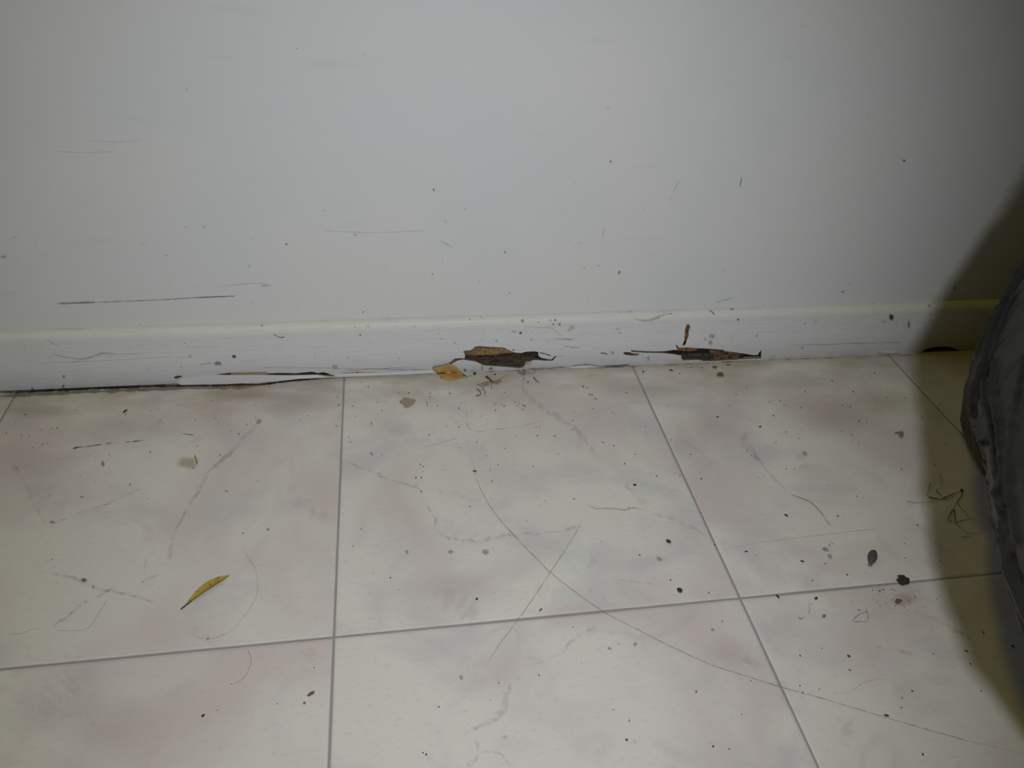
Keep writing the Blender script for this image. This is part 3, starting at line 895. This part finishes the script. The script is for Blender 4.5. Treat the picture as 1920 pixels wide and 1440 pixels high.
vs, fs = [], []
for j in range(NV + 1):
    v = ROWS[j]
    s_, z_ = prof_at(v)
    tuck = 0.0
    for (z0, k0), (z1, k1) in zip(TUCK, TUCK[1:]):
        if z0 <= z_ <= z1:
            tuck = k0 + (k1 - k0) * (z_ - z0) / (z1 - z0)
    for i in range(NT_):
        deg = DEG[i]
        a = math.radians(deg)
        r = rad[i] * s_
        ov = max(0.0, min(1.0, (deg - 126) / 26)) * max(0.0, min(1.0, (270 - deg) / 30))
        r *= 1 - tuck * ov - (0.035 - 0.022 * max(0.0, min(1.0, (deg - 158) / 25))) * ov
        if 105 < deg < 150:
            r -= 0.006 * math.sin((deg - 105) / 45 * math.pi)
        d = 0
        for (pa, up, dn, wd, ht, v0, v1) in pleats:
            c = pa + (up * (v - .27) / .73 if v > .27 else dn * (.27 - v) / .27) + 2 * math.sin(v * 14 + pa)
            dd = (deg - c + 180) % 360 - 180
            if abs(dd) < wd * 3.5:
                env = max(0, min(1, (v - v0) / .15)) * max(0, min(1, (v1 - v) / .15))
                d += ht * env * (ridge(dd, wd) - .45 * ridge(dd - wd * 1.7, wd * 1.1) - .25 * ridge(dd + wd * 1.9, wd * 1.2))
        if 112 < deg < 212 and .02 < z_ < .30:
            d = d * .25 + crease(deg, z_) * 1.75
        if v > .75:
            d += (v - .75) * .05 * s_ * math.sin(a * 17 + 2 * math.sin(a * 3)) * 3
        if v > .94:
            d += .012 * math.sin(a * 11) * (v - .94) / .06
        p = Vector((math.cos(a), math.sin(a), 0))
        nz = .010 * noise.noise(Vector((math.cos(a) * 3, math.sin(a) * 3, z_ * 9))) + .004 * noise.noise(Vector((math.cos(a) * 9, math.sin(a) * 9, z_ * 22)))
        r = r + (d * .7 + nz * .22) * min(1, z_ / .03 + .1)
        x, y = BC.x + p.x * r, BC.y + p.y * r
        y = min(y, -0.004)
        vs.append((x, y, max(0.0004, z_ + (nz * .4 if z_ > .02 else 0))))
for j in range(NV):
    for i in range(NT_):
        k = (i + 1) % NT_
        fs.append((j * NT_ + i, j * NT_ + k, (j + 1) * NT_ + k, (j + 1) * NT_ + i))
fs.append(tuple(reversed(range(NT_))))
bag = mkobj('rubbish_bag', vs, fs, [M_BAG], smooth=True)
tag(bag, 'dark grey plastic rubbish bag with long creases standing against the wall at the right', 'bag')


# ------------------------------------------------------------------ leaves
def leaf_mat(name, c1, c2, spots):
    q = NT(name)
    P = q.pos()
    n = q.noise(P, 180.0, 3, .6)
    n2 = q.noise(P, 620.0, 2, .6)
    c = q.mix(q.ss(n, .35, .65), c1, c2)
    c = q.mix(q.ss(n2, .60 - spots * .02, .68, 0, .9 if spots else 0.2), c, (0.05, 0.035, 0.008))
    q.set(Base_Color=c, Roughness=.55)
    q.bump(n, .4, .0005)
    return q.m


M_LEAF = leaf_mat('yellow_leaf', (0.40, 0.28, 0.035), (0.33, 0.235, 0.028), 1)
M_LEAF2 = leaf_mat('orange_leaf', (0.47, 0.30, 0.10), (0.36, 0.20, 0.055), 0)
M_STEM = mat_plain('dry_stem', (0.06, 0.035, 0.02), .7)

A, B = F(345, 1139), F(430, 1079.5)
ax = (B - A).normalized(); sd = Vector((-ax.y, ax.x, 0)); Ln = (B - A).length
root = bpy.data.objects.new('narrow_leaf', None); COL.objects.link(root)
root.location = A
tag(root, 'narrow yellow willow-like leaf with dark spots lying alone on the left tile', 'leaf')
wid = [(0, .06), (.08, .22), (.2, .5), (.35, .82), (.5, 1.0), (.65, 1.0), (.8, .82), (.9, .5), (.97, .2), (1, .03)]


def wat(t):
    for a, b_ in zip(wid, wid[1:]):
        if t <= b_[0]: return a[1] + (b_[1] - a[1]) * (t - a[0]) / (b_[0] - a[0])
    return .03


v, f = [], []
for i in range(41):
    t = i / 40
    for j in range(-5, 6):
        u = j / 5
        p = ax * (t * Ln) + sd * (u * 0.0033 * wat(t) - .0012 * math.sin(math.pi * t) * -1)
        h = .0006 + .0016 * math.sin(math.pi * t) + .0012 * u * u * wat(t) - (.0003 if j == 0 else 0)
        v.append((p.x, p.y, h))
n = len(v)
for i in range(40):
    for j in range(10):
        a = i * 11 + j
        f.append((a, a + 1, a + 12, a + 11))
bl = mkobj('blade', v + [(x, y, z - .0003) for x, y, z in v], f + [tuple(i + n for i in reversed(q)) for q in f], [M_LEAF], root, True)


def tube(pts, r, n=6, taper=False):
    vv, ff_ = [], []
    for i, p in enumerate(pts):
        p = Vector(p)
        d = (Vector(pts[min(i + 1, len(pts) - 1)]) - Vector(pts[max(i - 1, 0)])).normalized()
        s1 = d.cross(Vector((0, 0, 1)))
        s1 = s1.normalized() if s1.length > 1e-6 else Vector((1, 0, 0))
        s2 = s1.cross(d)
        rr = r * (1 - .8 * i / (len(pts) - 1)) if taper else r
        for k in range(n):
            t = 2 * math.pi * k / n
            vv.append(p + (s1 * math.cos(t) + s2 * math.sin(t)) * rr)
    for i in range(len(pts) - 1):
        for k in range(n):
            ff_.append((i * n + k, i * n + (k + 1) % n, (i + 1) * n + (k + 1) % n, (i + 1) * n + k))
    ff_ += [tuple(reversed(range(n))), tuple(range((len(pts) - 1) * n, len(pts) * n))]
    return vv, ff_


def join(parts):
    V, F_ = [], []
    for a, b_ in parts:
        k = len(V); V += list(a); F_ += [tuple(i + k for i in q) for q in b_]
    return V, F_


S0 = F(339.5, 1143.5) - A
v, f = tube([S0 + Vector((0, 0, .0007)), S0 * .5 + Vector((0, 0, .0008)), ax * .003 + Vector((0, 0, .0010)), ax * .006 + Vector((0, 0, .0012))], .0005)
mkobj('stem', v, f, [M_STEM], root)['label'] = 'dark brown stem'

# broad orange leaf: half on the floor, half propped on the baseboard
out = [(810, 692), (812, 688.5), (818, 687), (826, 686), (836, 684), (844, 682.8), (851, 684.5), (857, 689), (861, 695), (868, 700), (874, 704), (878, 706), (872, 707.5), (862, 709), (852, 712),
       (842, 713), (833, 711), (826, 706.5), (821, 701), (818, 697)]
me = bmesh.new(); L = []
cxp, cyp = 841, 698


def lp(x, y):
    # where the leaf lies: floor in front of the joint, board above it
    yj = 697.6 - (x - 841) * .03
    if y > yj:
        p = F(x, y, .0011)
        return Vector((p.x, min(p.y, -.0012), .0011))
    p = W(x, y, -.0016)
    return Vector((p.x, -.0016, max(p.z, .0011)))


rings = []
for s_ in (1.0, .8, .6, .4, .2):
    rg = []
    for i in range(len(out)):
        for k in range(3):
            x = out[i][0] + (out[(i + 1) % len(out)][0] - out[i][0]) * k / 3
            y = out[i][1] + (out[(i + 1) % len(out)][1] - out[i][1]) * k / 3
            q = lp(cxp + (x - cxp) * s_, cyp + (y - cyp) * s_)
            q = q + Vector((0, -.0006, .0006)) * (1 - s_)
            rg.append(me.verts.new(q))
    rings.append(rg)
cv_ = me.verts.new(lp(cxp, cyp) + Vector((0, -.0006, .0006)))
n = len(rings[0])
for a_, b_ in zip(rings, rings[1:]):
    for i in range(n):
        me.faces.new((a_[i], a_[(i + 1) % n], b_[(i + 1) % n], b_[i]))
for i in range(n):
    me.faces.new((rings[-1][i], rings[-1][(i + 1) % n], cv_))
bmesh.ops.recalc_face_normals(me, faces=me.faces[:])
d = bpy.data.meshes.new('broad_leaf'); me.to_mesh(d); me.free(); d.materials.append(M_LEAF2)
for p in d.polygons: p.use_smooth = True
lf = bpy.data.objects.new('broad_leaf', None); COL.objects.link(lf)
tag(lf, 'broad orange-tan dry leaf scrap leaning on the baseboard left of the large hole', 'leaf')
o = bpy.data.objects.new('blade', d); COL.objects.link(o); o.parent = lf
sm = o.modifiers.new('thick', 'SOLIDIFY'); sm.thickness = .0003; sm.offset = 0
v, f = tube([lp(868, 703) + Vector((0, -.0003, .0004)), lp(875, 705.5) + Vector((0, 0, .0003)), lp(879, 706.5)], .0004, taper=True)
mkobj('stem', v, f, [M_STEM], lf)
# curled dark lip of paint above it
v, f = tube([W(812, 688.5, -.002), W(826, 686, -.0025), W(838, 683.5, -.0025), W(846, 679, -.002), W(852, 674.5, -.001)], .0006)
o = mkobj('paint_curl', v, f, [M_EDGE], board)


# ------------------------------------------------------------------ loose dirt
def grit_mesh(name, mat, seed, sx=1, sy=1, sz=.55, amp=.35, sub=2):
    me = bmesh.new()
    bmesh.ops.create_icosphere(me, subdivisions=sub, radius=1)
    for q in me.verts:
        k = 1 + amp * noise.noise(q.co * 1.4 + Vector((seed, seed * 2, 0)))
        q.co = Vector((q.co.x * sx * k, q.co.y * sy * k, q.co.z * sz * k))
    mz = min(q.co.z for q in me.verts)
    for q in me.verts: q.co.z -= mz
    d = bpy.data.meshes.new(name); me.to_mesh(d); me.free(); d.materials.append(mat)
    return d


def px_m(x, y):                    # metres per photo pixel on the floor there
    return (F(x + 1, y) - F(x, y)).length


def place(name, mesh, x, y, size, label, cat, group=None, rot=None, ky=1.0):
    o = bpy.data.objects.new(name, mesh); COL.objects.link(o)
    o.location = F(x, y)
    s_ = size * .5 * px_m(x, y)
    o.scale = (s_, s_ * ky, s_ * min(1, ky))
    o.rotation_euler[2] = random.uniform(0, 6.28) if rot is None else rot
    return tag(o, label, cat, group)


lint = grit_mesh('lint_ball', M_DARK, 3, 1, 1, .7, .7, 3)
place('lint_ball', lint, 1690, 1092, 19, 'round blackish ball of lint sitting on the joint left of the bag', 'lint')
g1 = grit_mesh('pebble', M_DARK, 11, 1, .85, .6, .5, 3)
place('grit_pebble', g1, 1274, 1108.5, 10, 'angular black pebble of grit just above the long joint', 'pebble')
g2 = grit_mesh('pebble', M_BROWN, 5, 1, .8, .6, .3, 3)
place('grit_pebble', g2, 1253, 1017, 9.5, 'round dark brown pebble of grit above the black angular one', 'pebble')
g3 = grit_mesh('pebble', M_DARK, 8, 1, .8, .6, .3)
place('grit_pebble', g3, 894, 1124, 5.5, 'small round dark speck alone on the middle tile above the joint', 'speck')
place('grit_flake', g1, 1190, 910, 6.5, 'small black flake near the top right of the middle tile', 'flake', None, .2, .7)
place('grit_flake', g1, 1458, 1119, 9, 'upright black flake touching the joint right of the tile corner', 'flake', None, 1.9, .45)
place('grit_flake', g1, 1530, 1122.5, 8, 'black flake above the faint pencil scribble', 'flake', None, .6, .55)
place('grit_flake', g1, 1474, 967, 8, 'slanting dark flake in the middle of the right-hand tile', 'flake', None, -.9, .5)
place('grit_flake', g1, 1662, 1342, 9, 'black flake beside the long scratch at lower right', 'flake', None, -.3, .45)
place('grit_flake', g1, 1504, 1053, 6.5, 'small black flake left of the grey seed-like chip', 'flake', None, -.4, .6)
place('grit_flake', g1, 1399, 1034.5, 7, 'thin dark flake just right of the slanting joint', 'flake', None, 0, .4)
place('grit_flake', g2, 890, 884, 8, 'brown wedge-shaped flake on the long curved scratch', 'flake', None, 0, .5)
place('grit_flake', g3, 381, 1342.5, 7.5, 'dark grey crumb alone near the lower left edge', 'crumb', None, .6, .75)
place('grit_crumb', grit_mesh('crumb', M_OLIVE, 4, 1, .35, .4), 584, 1302, 15, 'long olive-brown crumb beside the joint at lower left', 'crumb', None, .5)
place('grit_crumb', grit_mesh('crumb', M_GREY, 6, 1, .8, .5), 571, 1319, 6, 'grey crumb just below the long olive one', 'crumb')
place('grit_crumb', grit_mesh('crumb', M_OLIVE, 14, 1, .9, .4, .6), 1350, 704, 12, 'olive-brown flat crumb on the floor under the long split', 'crumb')
place('grit_crumb', grit_mesh('crumb', M_OLIVE, 24, 1, .6, .4, .6), 1340, 690, 10, 'dull olive crumb close under the long split', 'crumb')
place('grit_crumb', g3, 1346, 705, 4, 'tiny black grain beside the flat olive crumb under the split', 'grain')
place('grit_crumb', grit_mesh('crumb', M_PALE, 4, 1, .8, .6), 1332, 681, 5, 'tiny white paint crumb under the long split', 'crumb')
place('grit_crumb', grit_mesh('crumb', M_PALE, 9, 1, .8, .4), 1347, 693, 7, 'pale crumb between the olive crumbs under the split', 'crumb')
place('grit_crumb', g2, 1365, 685, 10, 'thin brown crumb right of the olive ones under the split', 'crumb', None, 0, .3)
place('grit_crumb', g2, 1258, 695, 8, 'brown crumb at the foot of the board left of the split', 'crumb', None, -.5, .5)
place('grit_crumb', g3, 890, 702, 7, 'dark crumb on the floor just below the large hole', 'crumb')
place('grit_crumb', grit_mesh('crumb', M_OLIVE, 34, 1, .5, .5, .6), 1683, 1130, 13, 'broken brown crumb below the lint ball', 'crumb', None, .35)
place('grit_crumb', grit_mesh('crumb', M_OLIVE, 3, 1, .35, .3), 1014, 1144, 9, 'slim olive husk above the joint on the middle tile', 'husk', None, .6)
place('grit_crumb', g2, 235, 772, 11, 'brown husk on the floor below the left part of the baseboard', 'husk', None, 1.1, .5)
place('grit_crumb', grit_mesh('crumb', M_BROWN, 77, 1, .8, .5), 1591, 1231, 6, 'reddish brown grain in the lower right tile', 'grain')
place('grit_crumb', grit_mesh('crumb', M_OLIVE, 41, 1, .8, .5), 1175, 1388, 5.5, 'yellow-brown grain near the bottom edge of the floor', 'grain')

# seed-like dark chip with a pale tip
rt = bpy.data.objects.new('seed_husk', None); COL.objects.link(rt)
P0 = F(1634, 1049); rt.location = P0
tag(rt, 'grey-black seed husk with a pale tip lying above the joint near the bag', 'husk')
ax2 = (F(1636, 1036) - F(1630, 1058)).normalized(); LL = (F(1637, 1036) - F(1630, 1058)).length
ang = math.atan2(ax2.y, ax2.x)
hm = grit_mesh('husk_body', mat_plain('husk_grey', (.085, .08, .085), .7, .5, 800), 2, 1, .40, .28, .15, 3)
o = bpy.data.objects.new('shell', hm); COL.objects.link(o); o.parent = rt; o.scale = (LL * .56,) * 3; o.rotation_euler[2] = ang
o.location = ax2 * .0009
o = bpy.data.objects.new('tip', grit_mesh('tip', M_GREY, 4, 1, .8, .5)); COL.objects.link(o); o.parent = rt; o.scale = (.0019,) * 3
o.location = -ax2 * LL * .52
o['label'] = 'pale grey tip'

specks = """732,1084,4 747,1106,3 662,1024,3 710,956,3 657,829,3.5 861,801,3.5 788,871,4 794,875,3.5 790,896,4 780,896,4 793,884,3 780,909,4 790,922,4 947,841,4 934,872,3 1005,801,3 1012,801,3
1008,817,4 1040,818,3.5 1073,806,4 1074,789,3.5 1131,830,5 1151,836,3.5 1171,870,4 1275,892,4 1076,936,3.5 1199,1041,4.5 1257,1088,4.5 1329,1112,5 1131,1124,3 1075,1176,3.5 1345,782,6 1425,801,6
1295,852,3.5 1315,898,4 1417,1041,3 1555,1023,4 1547,1057,3.5 1606,931,4 1571,968,4.5 1340,1022,4 1697,1046,4 1762,1051,3 1588,1078,5 1523,1089,3.5 1545,1156,6 1610,1144,4 1636,1106,4 1649,1109,5 1656,1106,5
1681,1128,6 1354,1165,4 1500,1230,4 1541,1216,3 1750,1226,4 1811,1221,6.5 1819,1245,5 1593,1257,5 1500,1286,4 1505,1299,5 1536,1293,3.5 1691,1309,4 1710,1296,5 1690,1327,5 1839,1296,4.5 1730,1415,6
1408,1277,3 1843,1186,5 1898,1212,6 1337,1400,6 1306,1297,4 1180,1352,4 1391,1340,3.5 1367,1405,4 408,1332,3.5 434,1283,3 520,1320,3 589,1252,3 268,1091,4 282,848,4 503,993,4 448,814,5 78,806,3.5
12,813,3.5 48,778,4 448,729,5 398,752,4 563,789,3 928,703,5 990,717,4 1093,725,5 1105,740,4 1110,741,4 1117,748,5 966,755,4 974,757,4 980,760,4 984,762,4 970,761,3 980,768,4 945,762,4 940,758,3
860,766,4 844,738,5 806,744,4 800,755,3.5 801,760,3.5 882,705,4 1295,689,4 1316,690,4 1206,698,5 1274,701,4 635,760,5 691,726,3.5 767,737,4.5 820,761,4 716,770,4 1231,893,4 1180,1350,3 935,1281,4.5
823,1326,4 799,1415,5 793,1412,4 700,1075,3 1010,1266,3 919,1312,3 1160,1207,3 1090,1244,3 1545,1030,4 1560,1020,3.5 1720,985,4 1690,880,4 1570,968,4 1150,1331,3 1190,1390,3 1011,1267,3.5 1380,740,4
1450,780,4 1470,760,3.5 1510,735,4 1560,715,4 1600,735,4 1640,700,3.5 1400,726,4 1580,760,4 1610,790,4""".split()
protos = [grit_mesh('speck', m, 20 + i, 1, .75, .6, .5, 1) for i, m in enumerate((M_DARK, M_BROWN, M_DARK, M_OLIVE))]
seen = None
for i, s_ in enumerate(specks):
    x, y, r = map(float, s_.split(','))
    place('dirt_speck', protos[i % 4], x, y, r * .95, 'tiny dark speck of dirt, one of many strewn over the pale floor', 'speck', 'tiny dirt specks strewn over the floor', None, random.uniform(.5, .95))


# ------------------------------------------------------------------ dead insect and fibres below the large hole
def fpath(pts, z=.0006, zs=None):
    return [F(x, y, (zs[i] if zs else z)) for i, (x, y) in enumerate(pts)]


def curve3(pts, k=6):
    o_ = []
    P_ = [Vector(p) for p in pts]
    for i in range(len(P_) - 1):
        p0, p1, p2, p3 = P_[max(i - 1, 0)], P_[i], P_[i + 1], P_[min(i + 2, len(P_) - 1)]
        for j in range(k):
            t = j / k
            o_.append(0.5 * ((2 * p1) + (p2 - p0) * t + (2 * p0 - 5 * p1 + 4 * p2 - p3) * t * t + (3 * p1 - p0 - 3 * p2 + p3) * t ** 3))
    o_.append(P_[-1])
    return o_


ins = bpy.data.objects.new('dead_insect', None); COL.objects.link(ins)
tag(ins, 'small brown dead insect with spread legs and wings below the large hole', 'insect')
M_BUG = mat_plain('insect_brown', (.10, .065, .035), .6)
M_WING = mat_plain('insect_wing', (.33, .27, .20), .5)
pa = curve3(fpath([(912, 706), (917, 710), (921, 713), (924, 718)], .0012), 5)
v, f = tube(pa, .0013, 8, True)
mkobj('body', v, f, [M_BUG], ins, True)
for pl in ([(923, 715), (932, 713), (940, 713), (942, 715), (934, 718), (926, 720)], [(916, 716), (906, 718), (895, 720), (892, 722), (903, 721), (915, 719)],
           [(917, 719), (908, 721.5), (899, 724), (903, 724.5), (912, 723), (919, 721)]):
    q = fpath(pl, .0010)
    nq = len(q)
    mkobj('wing', q + [p - Vector((0, 0, .0002)) for p in q], [tuple(range(nq)), tuple(reversed(range(nq, 2 * nq)))] + [(i, (i + 1) % nq, nq + (i + 1) % nq, nq + i) for i in range(nq)], [M_WING], ins)
for pl in ([(920, 715), (922, 722), (921, 730)], [(923, 714), (932, 719), (933, 718)], [(921, 713), (914, 718), (905, 725), (900, 724)], [(914, 709), (911, 706), (912, 705)],
           [(924, 716), (938, 711), (944, 707), (950, 703), (952, 710)], [(918, 716), (908, 717), (893, 722)]):
    v, f = tube(curve3(fpath(pl, .0008)), .00035, 5, True)
    mkobj('leg', v, f, [M_BUG], ins)
dc = bpy.data.objects.new('fibre_curl', None)


def fibre(name, strands, r, mat, label, cat, z=.0006):
    V, F_ = join([tube(curve3(fpath(p, z + .0001 * i)), r, 5, True) for i, p in enumerate(strands)])
    o = mkobj(name, V, F_, [mat])
    return tag(o, label, cat)


fibre('fibre_curl', [[(894, 729), (899, 733), (901, 738), (898, 742), (891, 743.5)], [(897, 740), (893, 742)]], .0007, M_OLIVE, 'hook-shaped brown fibre left below the dead insect', 'fibre')
fibre('fibre_curl', [[(906, 729), (909, 735), (908, 742)], [(905, 730), (909, 728)]], .0005, M_GREY, 'small upright grey fibre right of the hook-shaped one', 'fibre')
fibre('fibre_curl', [[(1001, 708), (1005, 713), (1009, 716), (1011, 718)], [(1000, 707), (1003, 709)]], .0006, M_BROWN, 'short brown twig bit right below the large hole', 'twig')
M_WEB = mat_plain('dusty_web', (.25, .23, .20), .9)
web = []
for k in range(16):
    x, y = 982 + random.gauss(0, 6), 697 + random.gauss(0, 4)
    web.append([(x, y), (x + random.gauss(0, 7), y + random.gauss(0, 4)), (x + random.gauss(0, 9), y + random.gauss(0, 5))])
fibre('dust_clump', web, .0004, M_WEB, 'grey clump of dusty web fibres at the foot of the large hole', 'dust', .0008)

# hair and fibre tangle in the shade of the bag
M_HAIR = mat_plain('brown_hair', (.060, .035, .018), .6)
hs = [[(1742, 932), (1752, 934), (1764, 936), (1776, 935), (1790, 930)], [(1768, 934), (1780, 929), (1792, 924), (1803, 920)], [(1803, 920), (1804, 926), (1798, 936), (1792, 945), (1787, 955)],
      [(1787, 955), (1781, 965), (1778, 976), (1790, 978)], [(1789, 956), (1790, 968), (1793, 978), (1805, 976)], [(1757, 921), (1762, 926), (1768, 931)], [(1756, 915), (1757, 922), (1765, 930)],
      [(1810, 1000), (1822, 1000), (1841, 1000)], [(1803, 1006), (1815, 1007), (1828, 1004)], [(1790, 978), (1800, 988), (1812, 998)], [(1745, 905), (1741, 920), (1739, 932)],
      [(1796, 940), (1800, 950), (1812, 962), (1818, 972), (1828, 974)], [(1800, 976), (1815, 974), (1828, 972)], [(1700, 940), (1722, 943), (1745, 940), (1765, 937)], [(1762, 890), (1765, 905), (1760, 918)]]
V, F_ = join([tube(curve3(fpath(p, .0008 + .0002 * (i % 4))), .00045 if i < 5 else .00022, 5, True) for i, p in enumerate(hs)])
kn = grit_mesh('knot', M_HAIR, 3)
o = mkobj('hair_tangle', V, F_, [M_HAIR])
tag(o, 'tangle of brown hair and fibres on the shaded floor beside the bag', 'hair')
o2 = bpy.data.objects.new('knot', kn); COL.objects.link(o2); o2.parent = o; o2.location = F(1803, 920); o2.scale = (.0016, .0016, .0012)
